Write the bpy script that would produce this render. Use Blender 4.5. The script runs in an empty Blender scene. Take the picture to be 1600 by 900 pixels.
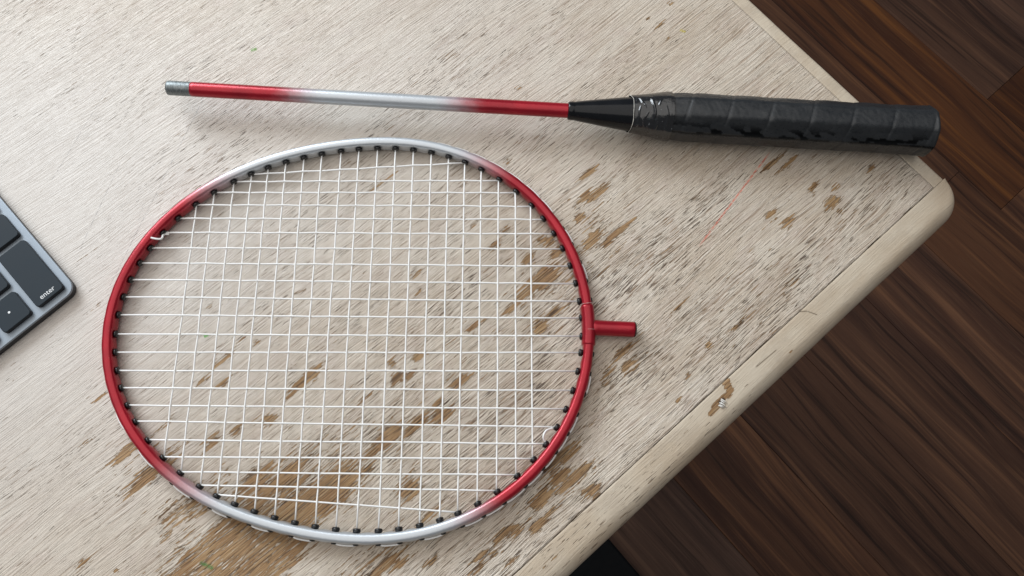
import bpy, bmesh, math, random
import numpy as np
from mathutils import Vector, Matrix, noise

# ------------------------------------------------------------------ scene, camera, light
scene = bpy.context.scene
TOP = 0.74                       # height of the table top above the floor, metres
MM = 0.001
random.seed(4)
rng = np.random.default_rng(7)

cam_data = bpy.data.cameras.new("camera")
cam_data.sensor_width = 36.0
cam_data.lens = 27.0
cam_data.clip_start = 0.02
cam_data.clip_end = 60.0
cam = bpy.data.objects.new("camera", cam_data)
cam.location = (0.0, 0.0, TOP + 0.384)
cam.rotation_euler = (math.radians(15.73), math.radians(-1.03), 0.0)
scene.collection.objects.link(cam)
scene.camera = cam

world = bpy.data.worlds.new("World")
scene.world = world
world.use_nodes = True
wbg = world.node_tree.nodes["Background"]
wbg.inputs[0].default_value = (0.96, 0.97, 1.0, 1.0)
wbg.inputs[1].default_value = 0.14


def area(name, loc, target, sx, sy, power, col):
    l = bpy.data.lights.new(name, "AREA")
    l.shape = "RECTANGLE"
    l.size, l.size_y = sx, sy
    l.energy = power
    l.color = col
    o = bpy.data.objects.new(name, l)
    o.location = loc
    d = Vector(target) - Vector(loc)
    o.rotation_euler = d.to_track_quat("-Z", "Y").to_euler()
    scene.collection.objects.link(o)
    return o


# the window up and to the left of the table, and the pale ceiling it lights
area("window_light", (-1.15, 1.45, TOP + 1.05), (-0.05, 0.1, TOP), 1.1, 0.9, 35.0, (0.86, 0.935, 1.0))
area("ceiling_bounce", (-0.5, 0.35, TOP + 1.35), (-0.3, 0.25, TOP), 2.3, 2.1, 16.8, (1.0, 0.96, 0.91))

scene.view_settings.view_transform = "Standard"
scene.view_settings.look = "None"
scene.view_settings.exposure = 0.1
scene.view_settings.gamma = 1.0
scene.cycles.use_denoising = True
scene.cycles.max_bounces = 6

# ------------------------------------------------------------------ helpers


def link(name, me, mat=None, parent=None, loc=(0, 0, 0), rot=(0, 0, 0)):
    o = bpy.data.objects.new(name, me)
    scene.collection.objects.link(o)
    if mat is not None and me is not None and not me.materials:
        me.materials.append(mat)
    o.location = loc
    o.rotation_euler = rot
    if parent is not None:
        o.parent = parent
    return o


def mesh(name, verts, faces, smooth=True):
    me = bpy.data.meshes.new(name)
    me.from_pydata([tuple(map(float, v)) for v in verts], [], [tuple(map(int, f)) for f in faces])
    if smooth:
        me.polygons.foreach_set("use_smooth", [True] * len(me.polygons))
    me.update()
    return me


def thing(name, label, cat, loc, rotz=0.0, group=None):
    o = bpy.data.objects.new(name, None)
    o.empty_display_size = 0.02
    scene.collection.objects.link(o)
    o.location = loc
    o.rotation_euler = (0, 0, rotz)
    o["label"] = label
    o["category"] = cat
    if group:
        o["group"] = group
    return o


def grid_faces(n, m, close_m=False, close_n=False):
    f = []
    for i in range(n if close_n else n - 1):
        for j in range(m if close_m else m - 1):
            a, b = i, (i + 1) % n
            c, d = j, (j + 1) % m
            f.append((a * m + c, b * m + c, b * m + d, a * m + d))
    return f


def tube(points, radius, sides=8, cap=True):
    P = [Vector(p) for p in points]
    rad = radius if hasattr(radius, "__len__") else [radius] * len(P)
    vs, up = [], Vector((0.0123, 0.0321, 1.0)).normalized()
    for i, p in enumerate(P):
        t = (P[min(i + 1, len(P) - 1)] - P[max(i - 1, 0)]).normalized()
        a = t.cross(up)
        if a.length < 1e-4:
            a = t.cross(Vector((0, 1, 0)))
        a.normalize()
        b = a.cross(t)
        for k in range(sides):
            w = 2 * math.pi * k / sides
            vs.append(p + (a * math.cos(w) + b * math.sin(w)) * rad[i])
    f = grid_faces(len(P), sides, close_m=True)
    if cap:
        f.append(tuple(range(sides)))
        f.append(tuple(reversed(range((len(P) - 1) * sides, len(P) * sides))))
    return vs, f


def lathe(profile, sides):
    """profile: (x along axis, radius) -> surface round the local X axis"""
    vs = []
    for x, r in profile:
        for k in range(sides):
            w = 2 * math.pi * k / sides
            vs.append((x, r * math.cos(w), r * math.sin(w)))
    f = grid_faces(len(profile), sides, close_m=True)
    f.append(tuple(range(sides)))
    f.append(tuple(reversed(range((len(profile) - 1) * sides, len(profile) * sides))))
    return vs, f


def float_attr(me, name, values):
    a = me.attributes.new(name, "FLOAT", "POINT")
    a.data.foreach_set("value", np.asarray(values, dtype=np.float32))


def box_mesh(name, x0, x1, y0, y1, z0, z1, bevel=0.0, seg=1, smooth=False):
    bm = bmesh.new()
    bmesh.ops.create_cube(bm, size=1.0)
    for v in bm.verts:
        v.co = Vector(((x0 + x1) / 2 + v.co.x * (x1 - x0), (y0 + y1) / 2 + v.co.y * (y1 - y0), (z0 + z1) / 2 + v.co.z * (z1 - z0)))
    if bevel > 0:
        bmesh.ops.bevel(bm, geom=list(bm.edges), offset=bevel, segments=seg, affect="EDGES", profile=0.5)
    me = bpy.data.meshes.new(name)
    bm.to_mesh(me)
    bm.free()
    if smooth:
        me.polygons.foreach_set("use_smooth", [True] * len(me.polygons))
    return me


def rounded_slab(name, x0, x1, y0, y1, z0, z1, rad, bev, nseg=6, flare=0.0):
    """slab with rounded plan corners and a small rounded top edge; flare widens its foot"""
    def outline(inset, ex=0.0):
        pts = []
        for cx, cy, a0 in ((x1 - rad, y1 - rad, 0), (x0 + rad, y1 - rad, 90), (x0 + rad, y0 + rad, 180), (x1 - rad, y0 + rad, 270)):
            for k in range(nseg + 1):
                a = math.radians(a0 + 90 * k / nseg)
                r = rad - inset + ex
                pts.append((cx + r * math.cos(a), cy + r * math.sin(a)))
        return pts
    rings = [(outline(0, flare), z0), (outline(0), z1 - bev)]
    for k in (1, 2, 3):
        a = math.radians(30 * k)
        rings.append((outline(bev * (1 - math.cos(a))), z1 - bev + bev * math.sin(a)))
    vs = [(x, y, z) for ol, z in rings for x, y in ol]
    m = len(rings[0][0])
    f = [tuple(reversed(q)) for q in grid_faces(len(rings), m, close_m=True)]
    f = [tuple(reversed(q)) for q in f]
    f.append(tuple(reversed(range(m))))
    f.append(tuple(range((len(rings) - 1) * m, len(rings) * m)))
    me = mesh(name, vs, f, smooth=False)
    bm = bmesh.new()
    bm.from_mesh(me)
    bmesh.ops.recalc_face_normals(bm, faces=bm.faces)
    bm.to_mesh(me)
    bm.free()
    return me


# ---- node helpers


class NT:
    def __init__(self, name):
        self.mat = bpy.data.materials.new(name)
        self.mat.use_nodes = True
        self.t = self.mat.node_tree
        self.b = self.t.nodes["Principled BSDF"]

    def n(self, kind, **kw):
        nd = self.t.nodes.new(kind)
        for k, v in kw.items():
            setattr(nd, k, v)
        return nd

    def put(self, sock, v):
        if hasattr(v, "links"):
            self.t.links.new(v, sock)
        elif v is not None:
            sock.default_value = v

    def math(self, op, a, b=None, clamp=False, c=None):
        nd = self.n("ShaderNodeMath", operation=op, use_clamp=clamp)
        self.put(nd.inputs[0], a)
        self.put(nd.inputs[1], b)
        self.put(nd.inputs[2], c)
        return nd.outputs[0]

    def smooth(self, v, lo, hi):
        nd = self.n("ShaderNodeMapRange", interpolation_type="SMOOTHSTEP")
        self.put(nd.inputs[0], v)
        nd.inputs[1].default_value = lo
        nd.inputs[2].default_value = hi
        return nd.outputs[0]

    def mix(self, f, a, b, mode="MIX"):
        nd = self.n("ShaderNodeMix", data_type="RGBA", blend_type=mode)
        self.put(nd.inputs[0], f)
        for i, v in ((6, a), (7, b)):
            self.put(nd.inputs[i], v if hasattr(v, "links") else (*v, 1.0))
        return nd.outputs[2]

    def attr(self, name):
        return self.n("ShaderNodeAttribute", attribute_name=name).outputs["Fac"]

    def coords_mm(self):
        tc = self.n("ShaderNodeTexCoord")
        nd = self.n("ShaderNodeVectorMath", operation="SCALE")
        self.put(nd.inputs[0], tc.outputs["Object"])
        nd.inputs[3].default_value = 1000.0
        return nd.outputs[0]

    def scaled(self, v, sx, sy, sz, off=(0, 0, 0)):
        nd = self.n("ShaderNodeVectorMath", operation="MULTIPLY_ADD")
        self.put(nd.inputs[0], v)
        nd.inputs[1].default_value = (sx, sy, sz)
        nd.inputs[2].default_value = off
        return nd.outputs[0]

    def noise(self, v, detail=2.0, rough=0.5, dist=0.0):
        nd = self.n("ShaderNodeTexNoise")
        self.put(nd.inputs["Vector"], v)
        nd.inputs["Scale"].default_value = 1.0
        nd.inputs["Detail"].default_value = detail
        nd.inputs["Roughness"].default_value = rough
        nd.inputs["Distortion"].default_value = dist
        return nd.outputs["Fac"]

    def set(self, **kw):
        for k, v in kw.items():
            self.put(self.b.inputs[k.replace("_", " ")], v)

    def bump(self, h, strength, dist):
        nd = self.n("ShaderNodeBump")
        nd.inputs["Strength"].default_value = strength
        nd.inputs["Distance"].default_value = dist
        self.put(nd.inputs["Height"], h)
        self.put(self.b.inputs["Normal"], nd.outputs[0])

    def segment(self, v, x0, y0, x1, y1, half, soft=0.5):
        """mask of a drawn line from (x0,y0) to (x1,y1), mm"""
        L = math.hypot(x1 - x0, y1 - y0)
        ux, uy = (x1 - x0) / L, (y1 - y0) / L
        d = self.n("ShaderNodeVectorMath", operation="SUBTRACT")
        self.put(d.inputs[0], v)
        d.inputs[1].default_value = ((x0 + x1) / 2, (y0 + y1) / 2, 0)
        a = self.n("ShaderNodeVectorMath", operation="DOT_PRODUCT")
        self.put(a.inputs[0], d.outputs[0])
        a.inputs[1].default_value = (ux, uy, 0)
        b = self.n("ShaderNodeVectorMath", operation="DOT_PRODUCT")
        self.put(b.inputs[0], d.outputs[0])
        b.inputs[1].default_value = (-uy, ux, 0)
        aa = self.smooth(self.math("ABSOLUTE", a.outputs["Value"]), L / 2, L / 2 * 0.8 - soft * 0.2)
        bb = self.smooth(self.math("ABSOLUTE", b.outputs["Value"]), half + soft, max(half - soft, 0))
        return self.math("MULTIPLY", aa, bb)


def plain(name, col, rough=0.5, metal=0.0, coat=0.0, spec=0.5, var=0.12, scale=0.2, bump=0.0):
    m = NT(name)
    v = m.coords_mm()
    nz = m.noise(m.scaled(v, scale, scale, scale), 4.0, 0.6)
    f = m.smooth(nz, 0.3, 0.7)
    lo = tuple(c * (1 - var) for c in col)
    hi = tuple(min(1, c * (1 + var)) for c in col)
    m.set(Base_Color=m.mix(f, lo, hi), Roughness=m.math("MULTIPLY_ADD", f, rough * 0.25, c=rough * 0.87),
          Metallic=metal, Coat_Weight=coat, Specular_IOR_Level=spec)
    if bump:
        m.bump(m.noise(m.scaled(v, 3, 3, 3), 3.0), bump, 0.0002)
    return m.mat


# ------------------------------------------------------------------ measured data (mm)
DATA = {"C":[-74.85,86.37],
    "co":[106.917,2.302,0.105,9.464,-0.0,-2.126,-0.023,-0.026,-0.024,-0.057,0.002,0.055,-0.054,-0.094,0.037],
    "G":[[-84.02,64.99],[-85.14,-64.47],[-75.4,72.0],[-76.19,-71.54],[-65.77,78.21],[-66.33,-77.68],[-56.88,82.51],[-57.82,-82.0],[-48.41,86.36],[-49.16,-85.88],[-39.16,89.71],[-39.68,-89.28],[-29.82,92.4],[-29.99,-92.03],[-20.4,94.54],[-20.29,-94.11],[-10.23,96.13],[-10.67,-95.87],[-0.69,97.42],[-1.0,-97.17],[9.25,97.81],[8.76,-97.66],[18.89,97.78],[18.9,-97.81],[28.53,97.49],[28.38,-97.1],[38.23,95.69],[38.09,-95.46],[47.58,93.32],[47.52,-93.15],[56.33,90.13],[55.91,-90.02],[65.21,86.1],[65.09,-85.64],[74.49,80.05],[74.28,-80.14],[83.37,73.13],[83.61,-72.77],[91.49,65.35],[91.56,-65.19],[-92.46,57.3],[97.51,58.0],[-99.79,49.46],[103.24,50.0],[-104.97,40.95],[107.52,41.72],[-109.15,32.79],[111.17,32.31],[-112.68,23.87],[113.95,22.94],[-115.07,14.74],[116.04,13.48],[-116.03,5.39],[115.51,4.74],[-116.04,-4.48],[115.61,-4.69],[-115.07,-13.73],[115.86,-13.09],[-112.87,-22.85],[114.23,-22.49],[-109.82,-31.39],[111.46,-32.08],[-105.27,-39.82],[107.64,-41.23],[-100.44,-47.63],[103.25,-49.95],[-93.26,-56.39],[97.62,-58.04]],
    "mains":[[0,1],[2,3],[4,5],[6,7],[8,9],[10,11],[12,13],[14,15],[16,17],[18,19],[20,21],[22,23],[24,25],[26,27],[28,29],[30,31],[32,33],[34,35],[36,37],[38,39]],
    "cross":[[6,30],[4,34],[2,36],[0,38],[40,41],[42,43],[44,45],[46,47],[48,49],[50,51],[52,53],[54,55],[56,57],[58,59],[60,61],[62,63],[64,65],[66,67],[1,39],[3,37],[5,35],[7,31]],
    "paint":{"ul":[147.4,123.5],
    "ur":[42.8,63.4],
    "ll":[-145.9,-119.8],
    "lr":[-45.7,-63.9]},
    "sleeve":[-4.6,5.7],
    "stub":[[122.21,-0.23],[143.96,-1.14]],
    "tail":[[-96.51,48.64,4.5],[-98.68,48.52,4.8],[-98.78,47.31,6.2],[-98.36,45.63,7.5],[-98.9,44.54,8.6],[-100.92,44.49,9.2],[-103.21,44.96,9.299999999999999]],
    "loop":[[98.11,-57.39,5.5],[97.32,-56.52,6.0],[96.82,-55.06,6.8],[97.3,-53.24,7.0],[98.43,-51.81,6.5],[100.06,-51.1,5.5],[101.7,-50.54,4.5]],
    "H":[[-178.05,215.03],-3.068,415.98],
    "K":[[-213.85,105.22],43.772],
    "patch":[[-403.6,149.9,13.8,2.5,0.75],[-411.6,148.9,9.2,1.8,0.7],[-452.0,135.8,4.4,1.8,0.75],[-442.2,122.9,1.5,1.2,0.8],[-409.4,166.1,9.2,1.8,0.75],[-384.9,164.1,4.7,1.6,0.65],[-362.2,139.6,3.7,1.9,0.75],[-374.8,143.2,6.2,2.5,0.75],[-347.2,133.8,4.4,2.2,0.75],[-367.6,116.1,5.5,1.8,0.7],[-343.3,86.0,9.8,4.6,1.0],[-355.6,106.5,6.2,1.8,0.8],[-361.0,91.5,8.5,1.8,0.85],[-315.9,62.3,4.6,3.4,0.9],[-325.9,82.9,4.3,1.2,0.65],[-308.0,89.7,5.6,2.2,0.85],[-318.0,88.1,4.4,1.6,0.8],[-292.6,84.7,4.4,1.6,0.7],[-315.3,47.3,4.9,1.2,0.8],[-335.6,199.6,3.3,1.3,0.65],[-348.5,172.7,8.9,1.3,0.85],[-335.0,175.3,3.9,1.0,0.75],[-329.4,169.3,2.6,1.6,0.75],[-360.8,170.5,5.1,1.0,0.8],[-353.5,162.9,4.4,1.3,0.85],[-322.8,137.8,9.6,1.9,1.0],[-321.6,147.4,4.5,1.0,0.65],[-312.4,138.3,1.9,1.0,0.7],[-229.7,197.0,6.9,1.4,0.75],[-220.5,196.5,3.4,1.0,0.7],[-204.6,146.7,3.4,1.0,0.65],[-197.7,141.7,3.4,1.0,0.6],[-202.6,130.7,4.1,1.7,0.75],[-194.0,132.9,4.1,1.4,0.6],[-181.0,113.3,4.1,1.7,0.75],[-195.5,113.1,3.4,2.0,0.75],[-196.1,99.7,6.0,3.3,1.0],[-207.0,100.0,6.6,1.7,0.85],[-249.9,136.6,2.6,1.3,0.7],[-245.7,144.4,3.3,1.0,0.6],[-214.4,81.6,3.0,2.0,0.95],[-204.9,82.4,4.6,1.3,0.85],[-240.5,104.0,4.6,1.3,0.75],[-218.9,98.9,4.6,1.3,0.75],[-272.1,110.1,2.6,1.3,0.85],[-286.2,108.5,3.8,1.6,0.95],[-280.8,106.0,3.2,1.0,0.7],[-284.0,116.4,1.9,1.3,0.75],[-263.4,86.8,4.5,1.6,0.95],[-281.8,79.5,4.7,2.2,0.95],[-291.8,84.8,4.1,1.6,0.95],[-308.2,87.8,5.6,2.2,1.0],[-298.7,83.7,4.4,1.3,0.8],[-279.2,85.6,2.5,1.0,0.7],[-167.4,162.7,3.5,1.0,0.65],[-138.0,128.7,5.6,1.7,0.95],[-149.6,120.0,4.8,1.7,0.75],[-141.6,117.1,6.2,1.7,0.85],[-158.9,113.4,2.7,1.4,0.75],[-149.9,92.9,7.5,1.4,0.75],[-162.7,99.1,4.8,1.7,0.7],[-139.7,93.8,4.8,1.0,0.6],[-181.2,106.4,4.1,1.4,0.65],[-183.4,116.7,3.4,1.4,0.6],[-190.6,44.5,7.8,1.3,0.9],[-194.3,38.1,4.6,1.6,0.85],[-204.3,41.6,4.5,1.3,0.7],[-209.5,38.4,5.2,1.0,0.6],[-250.8,26.1,9.4,1.9,0.85],[-256.8,19.3,4.4,1.6,0.85],[-250.9,14.2,7.5,1.6,0.9],[-249.1,4.6,4.4,2.2,0.85],[-249.9,0.6,3.1,1.2,0.9],[-270.9,17.5,4.3,1.9,0.95],[-279.4,9.3,4.3,1.5,0.85],[-271.3,10.1,4.3,0.9,0.6],[-295.4,17.4,4.9,1.5,0.95],[-290.9,14.6,4.3,1.2,0.8],[-310.4,17.0,4.2,1.5,0.85],[-304.7,13.5,3.0,1.2,0.7],[-314.8,13.3,6.0,0.9,0.95],[-301.6,5.6,4.2,1.2,0.75],[-329.0,30.1,3.6,1.2,0.75],[-340.6,38.7,3.6,1.2,0.75],[-348.8,42.8,7.5,1.2,0.85],[-57.2,67.6,9.2,1.4,0.95],[-51.6,61.8,9.2,1.1,0.85],[-37.7,55.6,3.5,0.9,0.65],[-18.0,30.2,2.8,1.4,0.85],[-49.2,43.4,4.9,1.2,0.9],[-41.2,35.6,3.2,1.4,0.85],[-53.1,40.3,2.1,1.0,0.7],[-49.2,30.6,4.9,2.8,0.95],[-50.1,24.1,2.8,1.4,0.7],[-79.5,47.2,3.5,1.7,0.75],[-75.5,38.1,4.1,1.7,0.85],[-97.7,13.3,4.7,1.4,0.6],[-137.4,15.7,6.0,1.0,0.65],[-153.4,42.8,4.3,1.0,0.65],[-155.4,18.7,1.6,1.0,0.85],[-174.7,14.0,2.6,1.0,0.7],[-187.0,8.4,1.9,1.3,0.8],[-175.2,14.0,1.9,1.0,0.7],[-29.2,177.0,3.0,1.5,0.85],[-44.8,170.5,4.5,1.1,0.85],[-46.4,160.8,3.7,1.1,0.65],[-46.6,177.6,2.2,0.9,0.7],[-134.0,192.8,2.9,1.1,0.65],[-319.4,268.4,4.1,1.0,0.55],[-325.3,261.4,2.7,1.0,0.5],[-381.5,237.1,5.2,1.3,0.6],[-403.3,196.5,4.4,0.9,0.65],[-409.3,186.0,4.4,0.9,0.6],[-420.6,182.6,4.9,0.9,0.55],[-197.0,250.3,0.0,0.7,0]],
    "broad":[[-400.7,98.2,44.9,18.6,1.05],[-407.5,127.8,24.2,7.9,0.6],[-386.5,84.8,24.0,10.2,0.6],[-383.0,74.3,17.9,6.0,0.45],[-345.1,45.1,37.6,9.6,0.5],[-395.1,114.0,7.9,2.7,-0.8],[-405.3,109.8,6.6,1.8,-0.5],[-430.1,123.6,13.4,4.8,-0.5],[-420.5,108.6,6.0,3.0,-0.3],[-309.2,90.7,103.5,37.6,0.36],[-115.8,38.0,54.2,30.5,0.22],[-182.1,32.0,39.2,19.6,0.2],[-215.0,155.5,54.3,23.8,0.14],[-152.9,107.3,37.7,20.6,0.3],[-359.1,117.5,52.6,24.7,0.12],[-265.4,16.7,40.3,15.5,0.45],[-189.7,91.9,40.1,20.1,0.32],[-408.3,156.7,23.0,12.3,0.45]],
    "chip":[[-162.2,-1.0,2.3,1.6,1.2],[-163.1,-2.8,2.3,1.6,1.2],[-163.7,-5.3,1.9,1.6,1.2],[-166.1,-6.2,2.3,1.6,1.2],[-169.2,-5.7,2.6,1.6,1.2],[-173.2,-6.0,2.6,1.9,1.2],[-175.7,-6.3,2.3,1.9,1.2],[-178.8,-7.1,2.2,1.4,1.2],[-283.8,-6.8,4.2,1.2,0.6],[-289.9,-6.4,3.6,1.2,0.55],[-125.8,-12.0,1.6,0.7,0.8]],
    "segs":{"red":[-51.7,73.5,-123.2,59.3],
    "g1":[-233.5,308.3,-229.8,306.8],
    "g2":[-347.8,188.9,-345.2,188.0],
    "g3":[-410.8,100.9,-407.6,94.0],
    "y1":[-37.8,160.7,-35.8,157.4],
    "s1":[-366.5,308.5,-277.3,355.6],
    "s2":[-376.1,237.8,-262.1,305.4],
    "s3":[-373.0,266.9,-325.4,298.0],
    "d1":[-276.9,324.2,-189.9,301.1],
    "d2":[-344.2,275.2,-294.6,276.7],
    "k1":[-107.8,0.5,-103.7,-2.5],
    "k2":[-104.0,-2.3,-101.2,-7.4],
    "k3":[-146.0,-5.5,-130.1,-6.1],
    "k4":[-172.9,-6.2,-168.4,-6.3]}}

# ------------------------------------------------------------------ materials of the table and floor


def table_material(name, strip):
    m = NT(name)
    v = m.coords_mm()
    wav = m.noise(m.scaled(v, 0.012, 0.03, 0.02), 2.0)
    sep = m.n("ShaderNodeSeparateXYZ")
    m.put(sep.inputs[0], v)
    yy = m.math("MULTIPLY_ADD", wav, 7.0, c=sep.outputs[1])
    cmb = m.n("ShaderNodeCombineXYZ")
    m.put(cmb.inputs[0], sep.outputs[0]); m.put(cmb.inputs[1], yy); m.put(cmb.inputs[2], sep.outputs[2])
    g = cmb.outputs[0]
    fiber = m.noise(m.scaled(g, 0.05, 1.5, 0.3), 3.0, 0.6)
    fine = m.noise(m.scaled(g, 0.09, 1.9, 0.5, (7, 3, 1)), 2.0, 0.6)
    pore = m.noise(m.scaled(g, 0.10, 1.75, 0.4, (31, 12, 5)), 2.0, 0.45)
    pore2 = m.noise(m.scaled(g, 0.075, 1.25, 0.4, (3, 52, 9)), 2.5, 0.55)
    line = m.noise(m.scaled(g, 0.018, 0.95, 0.4, (13, 22, 4)), 3.0, 0.62)
    dens = m.noise(m.scaled(v, 0.009, 0.035, 0.02, (5, 5, 0)), 2.0)
    blotch = m.noise(m.scaled(v, 0.02, 0.035, 0.02, (50, 5, 0)), 3.0, 0.6)
    cloud = m.noise(m.scaled(v, 0.05, 0.08, 0.05, (10, 25, 0)), 4.0, 0.65)
    wear = m.attr("wear")
    grain = m.attr("grain")
    grit = m.noise(m.scaled(v, 0.45, 0.9, 0.5, (3, 3, 0)), 4.0, 0.7)
    if not strip:
        paint = m.mix(m.smooth(blotch, 0.35, 0.65), (0.565, 0.475, 0.375), (0.645, 0.57, 0.475))
        paint = m.mix(m.math("MULTIPLY", m.smooth(cloud, 0.45, 0.7), 0.7), paint, (0.56, 0.462, 0.385))
        paint = m.mix(m.math("MULTIPLY", m.smooth(grain, 0.95, 0.15), 0.85), paint, (0.645, 0.61, 0.575))  # thick paint, whitened further so its colour carries the window glare
        paint = m.mix(m.math("MULTIPLY", m.math("MULTIPLY", m.smooth(fine, 0.54, 0.68), grain), 0.8), paint, (0.78, 0.705, 0.615))  # pale ridges: light catching the grain is brightened into the paint colour
        paint = m.mix(m.math("MULTIPLY", m.math("MULTIPLY", m.smooth(fiber, 0.50, 0.34), grain), 0.45), paint, (0.40, 0.31, 0.235))
        paint = m.mix(m.math("MULTIPLY", m.math("MULTIPLY", m.smooth(line, 0.44, 0.34), grain), 0.7), paint, (0.31, 0.215, 0.145))
        paint = m.mix(m.math("MULTIPLY", m.math("MULTIPLY", m.smooth(line, 0.56, 0.68), grain), 0.6), paint, (0.76, 0.69, 0.605))
    else:
        paint = m.mix(m.smooth(blotch, 0.35, 0.65), (0.525, 0.43, 0.32), (0.61, 0.53, 0.42))
        paint = m.mix(m.math("MULTIPLY", m.smooth(cloud, 0.48, 0.66), 0.5), paint, (0.46, 0.385, 0.30))
        paint = m.mix(m.math("MULTIPLY", m.smooth(fine, 0.55, 0.75), 0.3), paint, (0.70, 0.66, 0.58))
    # pores: short dark dashes where the paint did not fill the grain
    pd = m.attr("pores")
    thr = m.math("MULTIPLY_ADD", m.math("SUBTRACT", dens, 0.5), 0.6, c=pd)
    p1 = m.smooth(m.math("ADD", pore, m.math("MULTIPLY", thr, 0.55)), 0.66, 0.685)
    p2 = m.smooth(m.math("ADD", pore2, m.math("MULTIPLY", thr, 0.6)), 0.685, 0.705)
    porem = m.math("MAXIMUM", m.math("MULTIPLY", p1, 0.9), p2)
    col = m.mix(m.math("MULTIPLY", porem, 0.9), paint, m.mix(m.smooth(cloud, 0.42, 0.62), (0.095, 0.055, 0.03), (0.31, 0.19, 0.095)))
    # bare wood where the paint is gone
    strk = m.noise(m.scaled(g, 0.08, 0.85, 0.3, (17, 2, 3)), 2.5, 0.55)
    rag = m.noise(m.scaled(g, 0.20, 1.35, 0.4, (8, 27, 3)), 2.0, 0.6)
    wv = m.math("ADD", wear, m.math("MULTIPLY", m.math("SUBTRACT", rag, 0.5), 0.8 if not strip else 0.0))
    wv = m.math("ADD", wv, m.math("MULTIPLY", m.math("SUBTRACT", line, 0.5), 1.25))
    wv = m.math("ADD", wv, m.math("MULTIPLY", m.math("SUBTRACT", strk, 0.5), 1.25 if not strip else 0.0))
    wv = m.math("ADD", wv, m.math("MULTIPLY", m.math("SUBTRACT", grit, 0.5), 0.5 if not strip else 0.6))
    bare = m.smooth(wv, 0.50, 0.545)
    wood = m.mix(m.smooth(cloud, 0.35, 0.65), (0.30, 0.168, 0.072), (0.41, 0.255, 0.122))
    wood = m.mix(m.math("MULTIPLY", m.smooth(line, 0.50, 0.41), 0.85), wood, (0.105, 0.056, 0.025))
    wood = m.mix(m.math("MULTIPLY", m.smooth(fiber, 0.56, 0.66), 0.7), wood, (0.50, 0.39, 0.25))
    wood = m.mix(m.math("MULTIPLY", p1, 0.9), wood, (0.085, 0.045, 0.02))
    col = m.mix(bare, col, wood)
    rim = m.math("MULTIPLY", m.smooth(wv, 0.42, 0.5), m.math("SUBTRACT", 1.0, bare))
    col = m.mix(m.math("MULTIPLY", rim, 0.3), col, (0.36, 0.26, 0.16))
    if strip:
        S = DATA["segs"]
        for k, h in (("k1", 0.25), ("k2", 0.2), ("k3", 0.15)):
            col = m.mix(m.math("MULTIPLY", m.segment(v, *S[k], h, 0.35), 0.85), col, (0.12, 0.085, 0.05))
        col = m.mix(m.segment(v, *S["k4"], 0.9, 0.5), col, (0.055, 0.032, 0.015))
        col = m.mix(m.math("MULTIPLY", m.smooth(line, 0.56, 0.68), 0.35), col, (0.43, 0.345, 0.255))
        col = m.mix(m.math("MULTIPLY", m.smooth(grit, 0.60, 0.70), 0.35), col, (0.36, 0.31, 0.25))
        col = m.mix(m.math("MULTIPLY", m.smooth(grit, 0.38, 0.30), 0.3), col, (0.70, 0.67, 0.60))
    else:
        S = DATA["segs"]
        scr = m.math("MULTIPLY", m.segment(v, *S["red"], 0.45, 0.4), m.smooth(grit, 0.36, 0.55))
        col = m.mix(m.math("MULTIPLY", scr, 0.8), col, (0.72, 0.15, 0.09))
        for k, h, c in (("g1", 0.8, (0.16, 0.34, 0.06)), ("g2", 0.7, (0.10, 0.36, 0.05)), ("g3", 0.7, (0.10, 0.20, 0.05)), ("y1", 0.6, (0.55, 0.45, 0.1))):
            col = m.mix(m.math("MULTIPLY", m.segment(v, *S[k], h, 0.8), m.smooth(grit, 0.36, 0.5)), col, c)
        for k in ("s1", "s2", "s3"):
            col = m.mix(m.math("MULTIPLY", m.math("MULTIPLY", m.segment(v, *S[k], 0.1, 0.35), m.smooth(grit, 0.4, 0.6)), 0.75), col, (0.30, 0.28, 0.27))
        for k in ("d1", "d2"):
            col = m.mix(m.math("MULTIPLY", m.math("MULTIPLY", m.segment(v, *S[k], 0.5, 0.6), m.smooth(pore, 0.5, 0.58)), 0.7), col, (0.24, 0.20, 0.17))
    m.set(Base_Color=col, Roughness=m.math("MULTIPLY_ADD", bare, 0.2, c=0.40 if not strip else 0.46), Specular_IOR_Level=0.5)
    h = m.math("MULTIPLY", fine, 0.5 if not strip else 0.22)
    h = m.math("ADD", h, m.math("MULTIPLY", fiber, 0.6 if not strip else 0.2))
    h = m.math("ADD", h, m.math("MULTIPLY", line, 0.9 if not strip else 0.2))
    h = m.math("SUBTRACT", h, m.math("MULTIPLY", porem, 0.6))
    h = m.math("SUBTRACT", h, m.math("MULTIPLY", bare, 0.8))
    h = m.math("MULTIPLY", h, m.math("MULTIPLY_ADD", grain, 0.7, c=0.3))
    h = m.math("ADD", h, m.math("MULTIPLY", cloud, 0.25 if not strip else 0.4))
    m.bump(h, 1.0, 0.0010)
    return m.mat


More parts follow.
